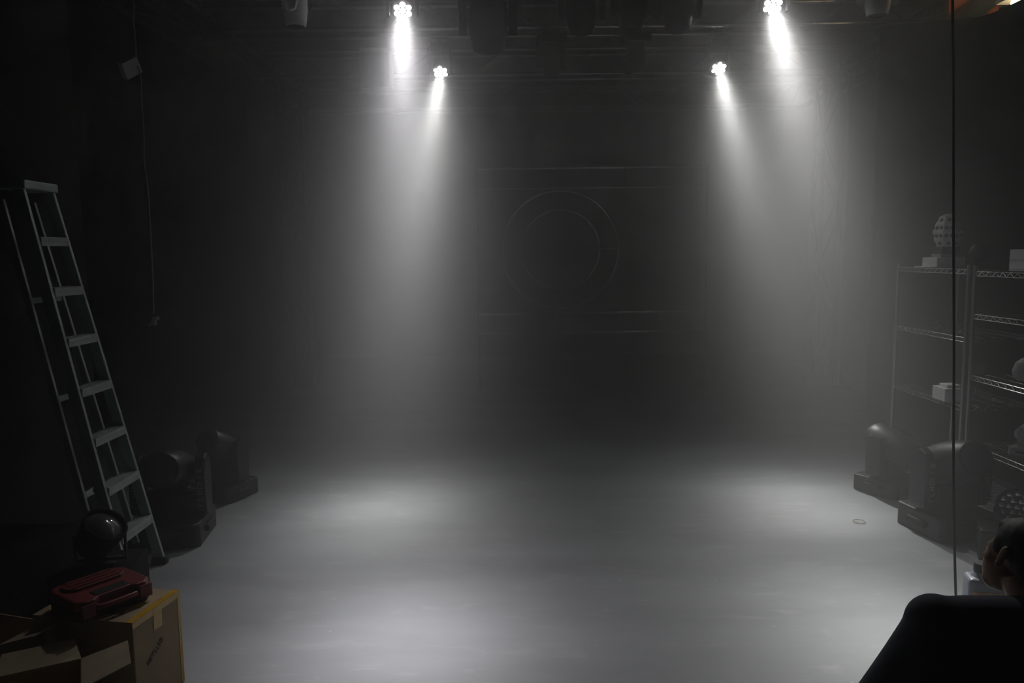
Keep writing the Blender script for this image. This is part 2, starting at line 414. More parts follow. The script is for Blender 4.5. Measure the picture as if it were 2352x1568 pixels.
moving_head('wide dark moving head under the second truss, right of the middle', (P(1460, 62, Y=7.7).x, 7.7, ZT - .08), PI / 2 + .2, .72, True, .9, 'black', GH)

GS = 'black moving heads standing on the floor'
mr = moving_head('black moving head on the floor at right, front unit with lettered arms and oval badge', (2.64, 4.62, 0), .18, 1.22, False, 1.2, 'black', GS, True, True)
moving_head('black moving head on the floor at right, half hidden behind the lettered one', (2.66, 5.42, 0), .5, 1.0, False, 1.9, 'black', GS)
moving_head('black moving head on the floor at left, nearest the ladder foot', (-2.09, 4.66, 0), .12, 1.22, False, 1.3, 'black', GS, True)
moving_head('black moving head on the floor at left, behind the one beside the ladder', (-2.08, 5.5, 0), -.4, 1.0, False, 1.0, 'black', GS)

# pale speaker behind the left near beam
sp = thing('hanging_speaker', 'pale boxy speaker hanging from the third truss behind the left near beam', 'speaker', P(866, 162, Y=9.4))
MB().box((0, 0, 0), (.36, .26, .46), bevel=.02).build('cabinet', M['white'], sp)
MB().box((0, -.132, -.02), (.31, .008, .38), bevel=.003).build('grille', M['greywhite'], sp)
for sx in (-1, 1): MB().tube([(sx * .12, .1, 0), (sx * .12, .16, ZT - sp.location.z), (sx * .12, .245, ZT - sp.location.z)], .012, 8).build('bracket', M['steel_dark'], sp)

# ------------------------------------------------------------------ hanging cords
def smooth_line(pts, k=6):
    pts = [Vector(p) for p in pts]; out = []
    for i in range(len(pts) - 1):
        p0 = pts[max(i - 1, 0)]; p1 = pts[i]; p2 = pts[i + 1]; p3 = pts[min(i + 2, len(pts) - 1)]
        for j in range(k):
            t = j / k
            out.append(.5 * ((2 * p1) + (p2 - p0) * t + (2 * p0 - 5 * p1 + 4 * p2 - p3) * t * t + (3 * p1 - p0 - 3 * p2 + p3) * t ** 3))
    return out + [pts[-1]]
YC = 6.3
blk = P(298, 155, Y=YC)
pc = thing('hanging_power_lead', 'pale cord hanging at left with a white socket block and a plug at its end', 'cord', P(305, 0, Y=YC))
o0 = pc.location.copy()
W_ = lambda pts: [Vector(p) - o0 for p in pts]
up = [Vector((TX0 - .03, YC, ZT + .0)), P(305, 0, Y=YC), P(307, 50, Y=YC), P(311, 90, Y=YC), P(312, 134, Y=YC)]
MB().tube(W_(smooth_line(up)), .007, 8).build('upper_cord', M['cord_pale'], pc, True)
lo = [P(316, 152, Y=YC), P(323, 175, Y=YC), P(325, 230, Y=YC), P(331, 320, Y=YC), P(331, 365, Y=YC), P(340, 440, Y=YC), P(345, 520, Y=YC), P(350, 620, Y=YC), P(353, 720, Y=YC)]
MB().tube(W_(smooth_line(lo)), .007, 8).build('lower_cord', M['cord_pale'], pc, True)
e1 = Vector((-.03, -.6, .8)).normalized(); e3 = Vector((.55, .77, .6)); e3 = (e3 - e1 * e3.dot(e1)).normalized()
bx = MB().box(blk - o0, (.15, .06, .13), Matrix((e3, e1.cross(e3), e1)).transposed(), bevel=.005).build('socket_block', M['white'], pc)
pe = P(354, 736, Y=YC) - o0
pl = MB().box(pe, (.035, .03, .05), (0, .4, 0), bevel=.008); pl.box(pe + Vector((-.02, 0, -.03)), (.05, .025, .018), bevel=.004)
pl.box(pe + Vector((.022, 0, .018)), (.03, .03, .03), bevel=.006).box(pe + Vector((.012, 0, -.026)), (.012, .012, .03), bevel=.002)
pl.build('plug', M['white'], pc)

YK = 3.45
kb = [Vector((P(2186, -300, Y=YK).x, YK, ZC - .01)), P(2188, -300, Y=YK), P(2188, 0, Y=YK), P(2190, 200, Y=YK), P(2190, 500, Y=YK), P(2191, 800, Y=YK), P(2190, 1100, Y=YK), P(2193, 1280, Y=YK), P(2196, 1380, Y=YK)]
kb += [Vector((kb[-1].x + .01, YK, .03)), Vector((kb[-1].x + .08, YK + .02, .008)), Vector((kb[-1].x + .3, YK + .05, .007))]
tag(MB().tube(smooth_line(kb), .0058, 8).build('hanging_cable', M['rubber'], None, True), 'thin black cable hanging straight down in front of the wire shelving', 'cable')

# small wire ring on the floor
rp = P(1973, 1197, z=.004)
tag(MB().tube([(rp.x + .036 * math.cos(a * PI / 16), rp.y + .036 * math.sin(a * PI / 16), .005) for a in range(32)], .0018, 6, True).build('tape_ring', M['card'], None, True), 'small thin ring lying on the floor near the right moving heads', 'ring')

# ------------------------------------------------------------------ ladder
ld = thing('step_ladder', 'folded aluminium step ladder leaning against the black partition at left', 'ladder', (-1.99, 4.06, 0))
LZ = 2.07; LX = -.44
def lp(z, half, off=0):      # point on a stile at height z; half = -1 near / +1 far
    k = z / LZ; wd = .19 - .065 * k
    return Vector((LX * k + off, half * wd, z))
for hs in (-1, 1):
    a, b = lp(.03, hs), lp(LZ, hs); d = b - a
    rot = Matrix.Rotation(math.atan2(LX, LZ), 3, 'Y')
    for (nm, off, wx, wy, zt, mm) in (('stile', 0, .055, .022, LZ, 'ladder'), ('rear_stile', -.105, .035, .02, 2.0, 'ladder')):
        a, b = lp(.03 if nm == 'stile' else .12, hs, off), lp(zt, hs, off); d = (b - a); q = d.to_track_quat('Z', 'Y').to_matrix()
        st = MB().box((a + b) / 2, (wx, wy, d.length), None if False else Matrix((d.cross(Vector((0, 1, 0))).normalized() * -1, Vector((0, 1, 0)) if True else 0, d.normalized())).transposed(), bevel=.003)
        so = st.build(nm, M[mm], ld)
    MB().box(lp(.02, hs) + Vector((.0, 0, 0)), (.085, .045, .04), bevel=.008).build('rubber_foot', M['rubber'], ld)
for i in range(7):
    z = .275 + i * .255; k = z / LZ; wd = .19 - .065 * k
    tr = MB().box((LX * k - .005, 0, z), (.085, wd * 2 - .02, .022), bevel=.003)
    tr.box((LX * k + .033, 0, z - .012), (.008, wd * 2 - .02, .04), bevel=.002)
    for g in range(4): tr.box((LX * k - .03 + g * .018, 0, z + .012), (.006, wd * 2 - .03, .003))
    tr.build('tread', M['tread'], ld)
MB().box((LX - .03, 0, LZ + .005), (.15, .29, .045), bevel=.008).build('top_cap', M['ladder'], ld)
for z in (.5, 1.0, 1.5):
    k = z / LZ; wd = .19 - .065 * k
    MB().box((LX * k - .105, 0, z), (.02, wd * 2, .03), bevel=.003).build('rear_brace', M['ladder'], ld)

# ------------------------------------------------------------------ cartons and red tool case
RZc = R(-10.7)
ct = thing('carton', 'tall closed cardboard carton with yellow tape along its edges, under the red case', 'box', (-1.575, 2.903, 0), (0, 0, RZc))
CW, CD, CHt = .42, .285, .385
MB().box((0, 0, CHt / 2), (CW, CD, CHt), bevel=.004).build('body', M['card'], ct)
tp = MB().box((CW / 2 - .012, 0, CHt + .0004), (.03, CD + .001, .0012)).box((CW / 2 + .0004, 0, CHt - .012), (.0012, CD + .001, .026))
tp.build('edge_tape', M['tape'], ct)
MB().box((-.02, 0, CHt + .0006), (.36, .045, .0012)).box((CW / 2 + .0012, 0, CHt - .045), (.0012, .05, .085)).build('seam_tape', M['tape'], ct)
MB().box((CW / 2 + .0008, CD / 2 - .008, CHt * .5), (.0012, .018, CHt * .98)).build('corner_tape', M['tape'], ct)
letters(ct, (CW / 2 + .0014, -.075, .19), (0, .86, .5), (0, -.5, .86), .12, .022, 9, M['ink'], 'printed_word')
letters(ct, (.04, -CD / 2 + .05, CHt + .001), (.95, .3, 0), (-.3, .95, 0), .09, .03, 5, M['ink'], 'printed_mark')

zt = CHt + .085
cs = [P(179, 1390, z=zt), P(355, 1326, z=zt), P(283, 1293, z=zt), P(92, 1350, z=zt)]
ctr = sum(cs, Vector((0, 0, 0))) / 4
ang = math.atan2((cs[1] - cs[0]).y, (cs[1] - cs[0]).x)
tl_, tw_ = (cs[1] - cs[0]).length * .98, (cs[2] - cs[1]).length * .98
tb = thing('tool_case', 'flat red plastic tool case with black edges, lying on the taped carton', 'tool case', (ctr.x, ctr.y, CHt + .003), (0, 0, ang))
def rr(l, w_, c=.03): return [(-l / 2 + c, -w_ / 2), (l / 2 - c, -w_ / 2), (l / 2, -w_ / 2 + c), (l / 2, w_ / 2 - c), (l / 2 - c, w_ / 2), (-l / 2 + c, w_ / 2), (-l / 2, w_ / 2 - c), (-l / 2, -w_ / 2 + c)]
def case_out(l, w_):     # outline with a handle notch on the -y side
    c = .03; n = l * .28
    return [(-l / 2 + c, -w_ / 2), (-n, -w_ / 2), (-n + .02, -w_ / 2 + .018), (n - .02, -w_ / 2 + .018), (n, -w_ / 2), (l / 2 - c, -w_ / 2), (l / 2, -w_ / 2 + c), (l / 2, w_ / 2 - c), (l / 2 - c, w_ / 2), (-l / 2 + c, w_ / 2), (-l / 2, w_ / 2 - c), (-l / 2, -w_ / 2 + c)]
MB().prism(case_out(tl_, tw_), 0, .036, bevel=.006).build('lower_shell', M['black'], tb)
up_ = MB().prism(case_out(tl_, tw_), .038, .078, bevel=.009)
up_.prism(rr(tl_ * .8, tw_ * .42, .03), .076, .088, (0, .05, 0), bevel=.005)
for k in range(3): up_.box((-tl_ * .02, .02 + k * .03, .089), (tl_ * .62, .008, .004), bevel=.0015)
up_.build('lid', M['red'], tb)
MB().box((0, -tw_ * .28, .0785), (tl_ * .44, .045, .0045), bevel=.002).build('handle_recess', M['black'], tb)
MB().tube(smooth_line([(-tl_ * .26, -tw_ / 2 + .03, .045), (-tl_ * .24, -tw_ / 2 - .004, .045), (0, -tw_ / 2 - .01, .045), (tl_ * .24, -tw_ / 2 - .004, .045), (tl_ * .26, -tw_ / 2 + .03, .045)]), .011, 10).build('handle', M['red'], tb, True)
for sx in (-1, 1): MB().box((sx * tl_ * .38, -tw_ / 2 - .003, .042), (.05, .012, .05), bevel=.004).build('latch', M['red'], tb)
for sx in (-1, 1): MB().box((sx * tl_ * .3, tw_ / 2, .038), (.05, .014, .02), bevel=.004).build('hinge', M['black'], tb)

def open_carton(label, c, size, rz, flaps, m='card'):
    t = thing('open_carton', label, 'box', (c[0], c[1], 0), (0, 0, rz), 'open cardboard cartons')
    w_, d_, h = size; b = MB(); th = .005
    b.box((0, 0, .004), (w_, d_, .008))
    b.box((w_ / 2, 0, h / 2), (th, d_, h)).box((-w_ / 2, 0, h / 2), (th, d_, h)).box((0, d_ / 2, h / 2), (w_, th, h)).box((0, -d_ / 2, h / 2), (w_, th, h))
    b.build('body', M[m], t)
    for (side, L, a) in flaps:
        ca, sa = math.cos(a) * L, math.sin(a) * L
        if side == 'E': q = [(w_ / 2, -d_ / 2, h), (w_ / 2, d_ / 2, h), (w_ / 2 + ca, d_ / 2 - .02, h + sa), (w_ / 2 + ca, -d_ / 2 + .02, h + sa)]
        if side == 'W': q = [(-w_ / 2, -d_ / 2, h), (-w_ / 2, d_ / 2, h), (-w_ / 2 - ca, d_ / 2 - .02, h + sa), (-w_ / 2 - ca, -d_ / 2 + .02, h + sa)]
        if side == 'N': q = [(-w_ / 2, d_ / 2, h), (w_ / 2, d_ / 2, h), (w_ / 2 - .02, d_ / 2 + ca, h + sa), (-w_ / 2 + .02, d_ / 2 + ca, h + sa)]
        if side == 'S': q = [(-w_ / 2, -d_ / 2, h), (w_ / 2, -d_ / 2, h), (w_ / 2 - .02, -d_ / 2 - ca, h + sa), (-w_ / 2 + .02, -d_ / 2 - ca, h + sa)]
        MB().sheet(q, .004).build('flap', M['card_in'], t)
    return t
pf = P(118, 1570, z=.33)
open_carton('open cardboard carton with spread flaps in the bottom left corner', (pf.x - .05, pf.y), (.26, .22, .33), .5, [('E', .15, .25), ('N', .13, .15), ('W', .14, .3), ('S', .12, .5)])
pg = P(90, 1425, z=.37)
open_carton('open carton left of the taped one, one pointed flap sticking up', (pg.x - .17, pg.y + .02), (.24, .2, .33), -.3, [('E', .15, .30)])
tag(MB().box((0, 0, .21), (.40, .95, .42), bevel=.012).box((.202, 0, .3), (.006, .16, .05), bevel=.002).build('added_dark_block', M['blackmat']), 'long black block added to darken the lit floor between partition and crate', 'case').location = (-2.33, 3.25, 0)  # black block added so the lit floor left of the crate stays dark

# black spotlight with a shiny front behind the red case, standing on a dark crate
cr = tag(MB().box((0, 0, .17), (.34, .30, .34), bevel=.01).box((0, -.151, .28), (.10, .006, .03), bevel=.002).build('equipment_crate', M['blackmat']), 'black crate behind the red tool case, under the spotlight', 'crate')
cr.location = (-1.88, 3.42, 0); cr.rotation_euler = (0, 0, .2)
sl = thing('spotlight', 'black spotlight with a glinting glass front, on the crate before the ladder', 'stage light', (-1.86, 3.40, .342), (0, 0, .2))
MB().box((0, 0, .008), (.14, .10, .016), bevel=.004).build('base', M['grille'], sl)
hq = Vector((.5, -.3, .75)).to_track_quat('Z', 'Y').to_matrix()
MB().lathe([(0, -.11), (.05, -.11), (.075, -.08), (.088, .0), (.095, .05), (.095, .07), (.086, .07), (.084, .05), (0, .045)], (0, 0, .135), hq, 32).build('housing', M['blackmat'], sl, True)
MB().lathe([(.082, 0), (.06, .016), (.03, .025), (0, .028)], Vector((0, 0, .135)) + hq @ Vector((0, 0, .05)), hq, 32).build('glass_lens', M['lens_off'], sl, True)
MB().tube([(-.105, 0, .14), (-.105, 0, .02), (.105, 0, .02), (.105, 0, .14)], .008, 8).build('bracket', M['grille'], sl)

# ------------------------------------------------------------------ wire shelving
def shelving(label, x0, x1, y0, y1, h, levels):
    t = thing('wire_shelving', label, 'shelf', (x0, y0, 0), group='chrome wire shelving units')
    W, D = x1 - x0, y1 - y0
    for px_ in (0, W):
        for py_ in (0, D):
            MB().tube([(px_, py_, .02), (px_, py_, h)], .0125, 12).build('post', M['chrome'], t, True)
            MB().lathe([(.02, 0), (.02, .012), (.012, .022), (0, .022)], (px_, py_, 0), None, 14).build('foot', M['rubber'], t)
    for z in levels:
        b = MB()
        for zz in (0, -.028):
            b.tube([(0, 0, z + zz), (W, 0, z + zz), (W, D, z + zz), (0, D, z + zz)], .003, 6, True)
        n = int(D / .034)
        for e in (0, W):
            pts = []
            for i in range(n + 1): pts += [(e, D * i / n, z - (0 if i % 2 else .028))]
            b.tube(pts, .0024, 5)
        m_ = int(W / .034)
        for e in (0, D): b.tube([(W * i / m_, e, z - (0 if i % 2 else .028)) for i in range(m_ + 1)], .0024, 5)
        for i in range(1, n): b.tube([(0, D * i / n, z + .003), (W, D * i / n, z + .003)], .002, 4)
        for i in range(1, 4): b.tube([(W * i / 4, 0, z - .003), (W * i / 4, D, z - .003)], .003, 5)
        b.build('wire_shelf', M['chrome'], t)
    return t
RX0, RX1 = 2.93, 3.39
LV1 = [.10, .68, 1.13, 1.57]; LV2 = [.10, .46, .90, 1.29, 1.56]
shelving('chrome wire shelving unit farther back, holding the faceted effect light', RX0, RX1, 5.03, 5.95, 1.60, LV1)
shelving('chrome wire shelving unit nearer the camera, cut by the right picture edge', RX0, RX1, 3.95, 4.96, 1.60, LV2)

# things on the shelving
zt1_ = 1.574
p = P(2168, 600, X=3.05)
Yb = min(max(p.y, 5.1), 5.8)
def at(x, y, Y): return P(x, y, Y=Y)
Yb = 5.6
bxp = at(2167, 602, Yb)
wb = tag(MB().box((0, 0, .035), (.20, .2, .07), bevel=.006).box((-.01, 0, .003), (.27, .24, .006)).build('white_box', M['white']), 'plain white box on the top shelf, under the faceted effect light', 'box')
wb.location = (bxp.x, Yb, zt1_ + .003)
el = thing('effect_light', 'white faceted effect light with round holes, on the white box at shelf top', 'stage light', (bxp.x + .02, Yb, zt1_ + .075))
MB().box((0, 0, .01), (.15, .13, .02), bevel=.003).build('tray', M['greywhite'], el)
MB().box((0, 0, .045), (.125, .11, .05), bevel=.006).build('base', M['black'], el)
hs_ = MB(); n8 = 8
prof = [(.068, .07), (.088, .12), (.10, .175), (.084, .23), (.055, .285), (.02, .30)]
hs_.lathe([(0, .068)] + prof + [(0, .302)], (0, 0, 0), None, n8)
hs_.build('faceted_shell', M['white'], el)
hk = 0
for (ra, za, rb, zb, nn) in ((.068, .07, .088, .12, 1), (.088, .12, .10, .175, 2), (.10, .175, .084, .23, 2), (.084, .23, .055, .285, 1)):
    for k in range(n8):
        a = (k + .5) * 2 * PI / n8
        for j in range(nn):
            f = (j + .5) / nn; r_ = (ra + (rb - ra) * .5) * math.cos(PI / n8); zc = za + (zb - za) * .5
            off = (j - (nn - 1) / 2) * .034
            nrm = Vector((math.cos(a) * (zb - za), math.sin(a) * (zb - za), -(rb - ra))).normalized()
            pos = Vector((math.cos(a) * r_ - math.sin(a) * off, math.sin(a) * r_ + math.cos(a) * off, zc))
            MB().lathe([(.0125, 0), (.0125, .002), (0, .002)], pos, nrm.to_track_quat('Z', 'Y').to_matrix(), 12).build('lens', M['lens_off'], el)

bb = at(2245, 552, 4.85)
bl = thing('ball_light', 'dark round light with small glinting lenses on top of the shelving beside the faceted light', 'stage light', (3.12, 4.7, 1.563))
MB().box((0, 0, .015), (.12, .12, .03), bevel=.005).build('base', M['black'], bl)
MB().ball((0, 0, .13), (.08, .08, .085)).build('shell', M['black'], bl, True)
for k in range(10):
    a = k * 2.4; zz = -.6 + k * .13; rr_ = math.sqrt(1 - zz * zz)
    d = Vector((math.cos(a) * rr_, math.sin(a) * rr_, zz))
    MB().ball(Vector((0, 0, .13)) + d * .078, .012, None, 10, 8).build('lens', M['lens_off'], bl, True)
bl.location = (3.07, 5.17, zt1_ + .003); bl.scale = (.75, .75, .75)

gb = at(2346, 600, 4.35)
fr = thing('white_effect_light', 'pale boxed light with two openings at the far right of the top shelf', 'stage light', (at(2358, 600, 4.8).x, 4.8, 1.565), (0, 0, .2))
MB().box((0, 0, .006), (.13, .12, .012), bevel=.002).box((0, 0, .064), (.13, .12, .01)).box((0, 0, .124), (.13, .12, .012), bevel=.002).box((-.059, 0, .065), (.012, .12, .12)).box((.059, 0, .065), (.012, .12, .12)).build('housing', M['white'], fr)
MB().box((0, .02, .065), (.10, .07, .09), bevel=.004).build('insert', M['black'], fr)

sb = tag(MB().box((0, 0, .045), (.13, .16, .09), bevel=.006).box((.01, 0, .1), (.09, .1, .02), bevel=.004).build('white_box', M['white']), 'small white box on the lower middle shelf of the farther shelving', 'box')
q_ = at(2178, 890, 5.25); sb.location = (q_.x, 5.25, .684)
for (lab, px_, Y_, z_, sz) in (('small black clamp on the upper middle shelf of the farther shelving', 2120, 5.5, 1.134, 1.0), ('black clamp near the post on the upper middle shelf of the farther shelving', 2160, 5.2, 1.134, 1.2)):
    xx = at(px_, 740, Y_).x
    xx = max(xx, RX0 + .08)
    k = thing('hook_clamp', lab, 'clamp', (xx, Y_, z_), (0, 0, .5), 'spare clamps on the shelving')
    MB().tube([(.03 * sz * math.cos(a), 0, .035 * sz + .03 * sz * math.sin(a)) for a in [x * PI / 8 - .6 for x in range(11)]], .007 * sz, 8).build('hook', M['steel_dark'], k, True)
    MB().box((.0, 0, .008), (.05 * sz, .03 * sz, .016), bevel=.003).build('body', M['steel_dark'], k)
    MB().lathe([(.008, 0), (.008, .03), (.014, .032), (.014, .04), (0, .04)], (-.02, 0, .012), None, 10).build('bolt', M['chrome'], k)

wh = moving_head('small white moving head on the third shelf up at the right picture edge', (at(2350, 1030, 4.62).x + .02, 4.62, .465), .6, .42, False, .8, 'greywhite')
pb = tag(MB().lathe([(0, 0), (.05, 0), (.07, .02), (.078, .06), (.06, .11), (.03, .135), (0, .14)], (0, 0, 0), None, 24).build('pale_dome', M['greywhite'], None, True), 'pale round dome on the shelf above the small white moving head', 'dome')
pb.location = (at(2358, 870, 4.68).x, 4.68, .906)

pb2 = thing('power_box', 'low black box on the floor before the nearer shelving, with a small pale mark', 'box', (2.72, 4.16, 0), (0, 0, -.45))
MB().box((0, 0, .09), (.30, .22, .18), bevel=.012).build('body', M['black'], pb2)
MB().box((-.05, -.112, .12), (.06, .004, .03), bevel=.001).build('mark', M['steel_dark'], pb2)
MB().tube([(-.07, 0, .178), (-.07, 0, .21), (.07, 0, .21), (.07, 0, .178)], .009, 8).build('handle', M['rubber'], pb2)
pq = at(2320, 1142, 4.2)
pa = thing('led_par_light', 'round black par light with a ring of clear lenses at the lower shelf', 'stage light', (pq.x + .08, 4.25, .103), (0, 0, -.15))
MB().box((0, 0, .01), (.16, .12, .02), bevel=.004).build('base', M['grille'], pa)
rq = Vector((-.45, -.85, .12)).to_track_quat('Z', 'Y').to_matrix(); pcn = Vector((0, 0, .16))
MB().lathe([(0, -.09), (.07, -.09), (.10, -.05), (.108, 0), (.108, .03), (.10, .032), (.098, .02), (0, .018)], pcn, rq, 36).build('housing', M['black'], pa, True)
for (nn, r_) in ((1, 0), (6, .038), (12, .076)):
    for k in range(nn):
        a = 2 * PI * k / nn
        MB().lathe([(.0155, 0), (.0155, .003), (.009, .007), (0, .008)], pcn + rq @ Vector((r_ * math.cos(a), r_ * math.sin(a), .019)), rq, 14).build('lens', M['chrome'], pa, True)
MB().tube([(-.12, 0, .16), (-.12, 0, .02), (.12, 0, .02), (.12, 0, .16)], .008, 8).build('bracket', M['grille'], pa)

# ------------------------------------------------------------------ plastic jug and small carton
jx = at(2245, 1400, 3.38)
jg = thing('fluid_jug', 'pale plastic jug with a dark screw cap and coloured label beside the person', 'jug', (jx.x + .035, 3.38, 0), (0, 0, -.25))
MB().box((0, 0, .12), (.17, .11, .24), bevel=.022, seg=4).lathe([(.055, .225), (.034, .262), (.03, .27), (0, .27)], (-.02, 0, 0), None, 24).build('body', M['jug'], jg, True)
MB().lathe([(.036, .262), (.036, .295), (.033, .30), (0, .30)], (-.02, 0, 0), None, 24).build('cap', M['black'], jg, True)
MB().box((0, -.0555, .115), (.14, .003, .14), bevel=.001).build('label', M['label_col'], jg)
MB().tube(smooth_line([(.05, 0, .23), (.06, 0, .262), (.03, 0, .275), (-.01, 0, .262)]), .009, 8).build('handle', M['jug'], jg, True)
sc_ = tag(MB().box((0, 0, .075), (.16, .12, .15), bevel=.004).build('small_carton', M['card']), 'small brown carton on the floor just behind the head of the person', 'box')
sc_.location = (at(2296, 1300, 3.75).x + .05, 3.75, 0)

# ------------------------------------------------------------------ warm-lit room beyond the right partition
XP = 3.55
edge = [(2030, 60), (2120, 52), (2200, 45), (2235, 40), (2262, 38), (2290, 29), (2320, 16), (2352, 1), (2420, -45), (2520, -120)]
top = [P(x, y, X=XP) for x, y in edge]
b = MB()
vs = [(t.y, t.z) for t in top]
poly = [(vs[0][0], 0.0)] + vs + [(vs[-1][0], 0.0)]
b.prism(poly, -.03, .03, (XP, 0, 0), Matrix(((0, 0, 1), (1, 0, 0), (0, 1, 0))))
dr = tag(b.build('stage_drape', M['drape']), 'black stage drape behind the shelving, its top edge sagging in a curve', 'drape')
struct(MB().box((4.0, 6.76, 1.9), (.72, .06, 3.8)).build('wall_timber', M['wood']))
bm_ = P(2205, 56, Y=6.6); bm2 = P(2312, -16, Y=6.6)
struct(MB().box((bm_ + bm2) / 2, ((bm2 - bm_).length, .08, .07), (0, -math.atan2(bm2.z - bm_.z, bm2.x - bm_.x), 0)).build('trim_2', M['blackmat']))
pst = P(2309, 10, Y=6.45)
struct(MB().box((pst.x, 6.45, 1.9), (.06, .06, 3.8)).build('trim_3', M['blackmat']))
lt = P(2350, -2, X=3.75)
tl2 = thing('strip_lamp', 'bright warm strip lamp glowing above the drape in the top right corner', 'lamp', lt)
MB().box((0, 0, .05), (.10, .5, .03), bevel=.004).build('fitting', M['white'], tl2)
MB().tube([(0, -.22, .0), (0, .1, .0)], .03, 14).build('glowing_tube', M['tube_on'], tl2, True)
pl_ = bpy.data.lights.new('strip_lamp_light', 'POINT'); pl_.energy = 7; pl_.color = (1, .72, .35); pl_.shadow_soft_size = .06
po = bpy.data.objects.new('strip_lamp_light', pl_); C.objects.link(po); po.parent = tl2; po.location = (.2, .0, -.12)

# ------------------------------------------------------------------ person
def remeshed(mb, name, m, parent, vox, it=6, fac=.5):
    o = mb.build(name, m, parent)
    r = o.modifiers.new('remesh', 'REMESH'); r.mode = 'VOXEL'; r.voxel_size = vox; r.use_smooth_shade = True
    s_ = o.modifiers.new('smooth', 'SMOOTH'); s_.iterations = it; s_.factor = fac
    return o
pr = thing('person', 'person in a dark navy t-shirt seated on the floor, back turned, watching the stage', 'person', (1.52, 2.12, 0))
O = pr.location.copy()
def L(p): return Vector(p) - O
hf = Vector((-.26, .95, -.05)).normalized(); hu = Vector((.40, .10, .91)); hu = (hu - hf * hu.dot(hf)).normalized(); hl = hu.cross(hf).normalized()
# hl points to the left of the face
HM = Matrix((-hl, hf, hu)).transposed()          # local x = right of face, y = forward, z = up
HC = Vector((1.505, 2.25, .782)) - O
def H(p): return HC + HM @ Vector(p)
B = MB()
B.ball(H((0, -.012, .030)), (.074, .094, .086), HM)
B.ball(H((0, .030, -.030)), (.061, .066, .083), HM)
B.ball(H((0, .050, -.085)), (.040, .036, .030), HM)
for sx in (-1, 1):
    B.ball(H((sx * .040, .046, -.026)), (.027, .026, .03), HM); B.ball(H((sx * .052, .03, .008)), (.02, .034, .03), HM)
    B.ball(H((sx * .028, .068, .012)), (.026, .014, .010), HM)
    B.ball(H((sx * .078, -.012, -.012)), (.009, .015, .026), HM @ Matrix.Rotation(.2, 3, 'X'))
    B.ball(H((sx * .083, -.018, .004)), (.006, .015, .016), HM)
    B.ball(H((sx * .076, -.004, -.038)), (.008, .011, .012), HM)
B.tube([H((0, .088, .008)), H((0, .104, -.018)), H((0, .108, -.032))], [.009, .012, .014], 10)
B.ball(H((0, .094, -.035)), (.018, .012, .009), HM)
B.ball(H((0, .088, -.062)), (.022, .010, .006), HM); B.ball(H((0, .086, -.072)), (.019, .010, .007), HM)
neck0 = L((1.50, 2.12, .62))
B.tube([neck0, (neck0 + H((0, -.03, -.06))) / 2, H((0, -.028, -.05))], [.066, .058, .056], 18)
# torso
B.tube([L((1.52, 2.02, .11)), L((1.52, 2.02, .28)), L((1.51, 2.06, .45)), L((1.50, 2.10, .58))], [.15, .145, .155, .11], 24)
SHL, SHR = L((1.20, 2.14, .638)), L((1.775, 2.14, .63))
B.tube([SHL, L((1.36, 2.12, .632)), L((1.50, 2.11, .63)), L((1.64, 2.12, .632)), SHR], [.062, .068, .07, .068, .062], 18)
EL, WL = L((1.045, 2.18, .35)), L((1.24, 2.33, .36)); ER, WR = L((1.93, 2.20, .34)), L((1.82, 2.38, .37))
B.tube([SHL, SHL.lerp(EL, .5), EL], [.06, .05, .041], 16); B.tube([EL, EL.lerp(WL, .4), WL], [.041, .038, .027], 16)
B.tube([SHR, SHR.lerp(ER, .5), ER], [.06, .05, .041], 16); B.tube([ER, ER.lerp(WR, .4), WR], [.041, .038, .027], 16)
# crossed legs
HLp, HRp = L((1.43, 2.08, .12)), L((1.61, 2.08, .12)); KL, KR = L((1.24, 2.43, .30)), L((1.80, 2.43, .30)); AL, AR = L((1.52, 2.62, .065)), L((1.52, 2.50, .065))
B.tube([HLp, HLp.lerp(KL, .5), KL], [.09, .078, .058], 18); B.tube([KL, KL.lerp(AL, .35), AL], [.056, .052, .034], 16)
B.tube([HRp, HRp.lerp(KR, .5), KR], [.09, .078, .058], 18); B.tube([KR, KR.lerp(AR, .35), AR], [.056, .052, .034], 16)
for A_, sx in ((AL, 1), (AR, -1)): B.tube([A_ + Vector((0, -.02, -.01)), A_ + Vector((sx * .08, .02, -.025)), A_ + Vector((sx * .16, .05, -.03))], [.036, .034, .022], 12)
# hands resting on the knees: palm, five bent fingers each
for Wp, K_, sx in ((WL, KL, 1), (WR, KR, -1)):
    d = (K_ + Vector((0, .06, .0)) - Wp); d.z = .0; d = d.normalized(); side = Vector((0, 0, 1)).cross(d).normalized()
    pc_ = Wp + d * .05 + Vector((0, 0, -.004))
    B.tube([Wp, Wp + d * .03, pc_, Wp + d * .085], [.026, .030, .034, .03], 12)
    for k, (off, ln) in enumerate(((-.032, .060), (-.011, .072), (.011, .068), (.031, .052))):
        r0 = Wp + d * .085 + side * off
        B.tube([r0, r0 + d * ln * .5 + Vector((0, 0, .004)), r0 + d * ln * .85 + Vector((0, 0, -.014)), r0 + d * ln + Vector((0, 0, -.034))], [.0105, .0098, .009, .0075], 8)
    r0 = Wp + d * .03 + side * (-.028 * sx)
    B.tube([r0, r0 + side * (-.026 * sx) + d * .028, r0 + side * (-.034 * sx) + d * .058 + Vector((0, 0, -.012))], [.013, .0115, .009], 8)
remeshed(B, 'body', M['skin'], pr, .0052, 5)
for sx in (-1, 1):
    MB().ball(H((sx * .030, .072, -.004)), .0125, HM).build('eye', M['white'], pr, True)
hb = MB()
hb.ball(H((0, -.020, .044)), (.084, .098, .086), HM); hb.ball(H((0, -.052, .000)), (.072, .058, .072), HM)
hb.ball(H((0, -.06, -.040)), (.054, .040, .040), HM)
hb.ball(H((0, .030, .075)), (.062, .052, .038), HM)
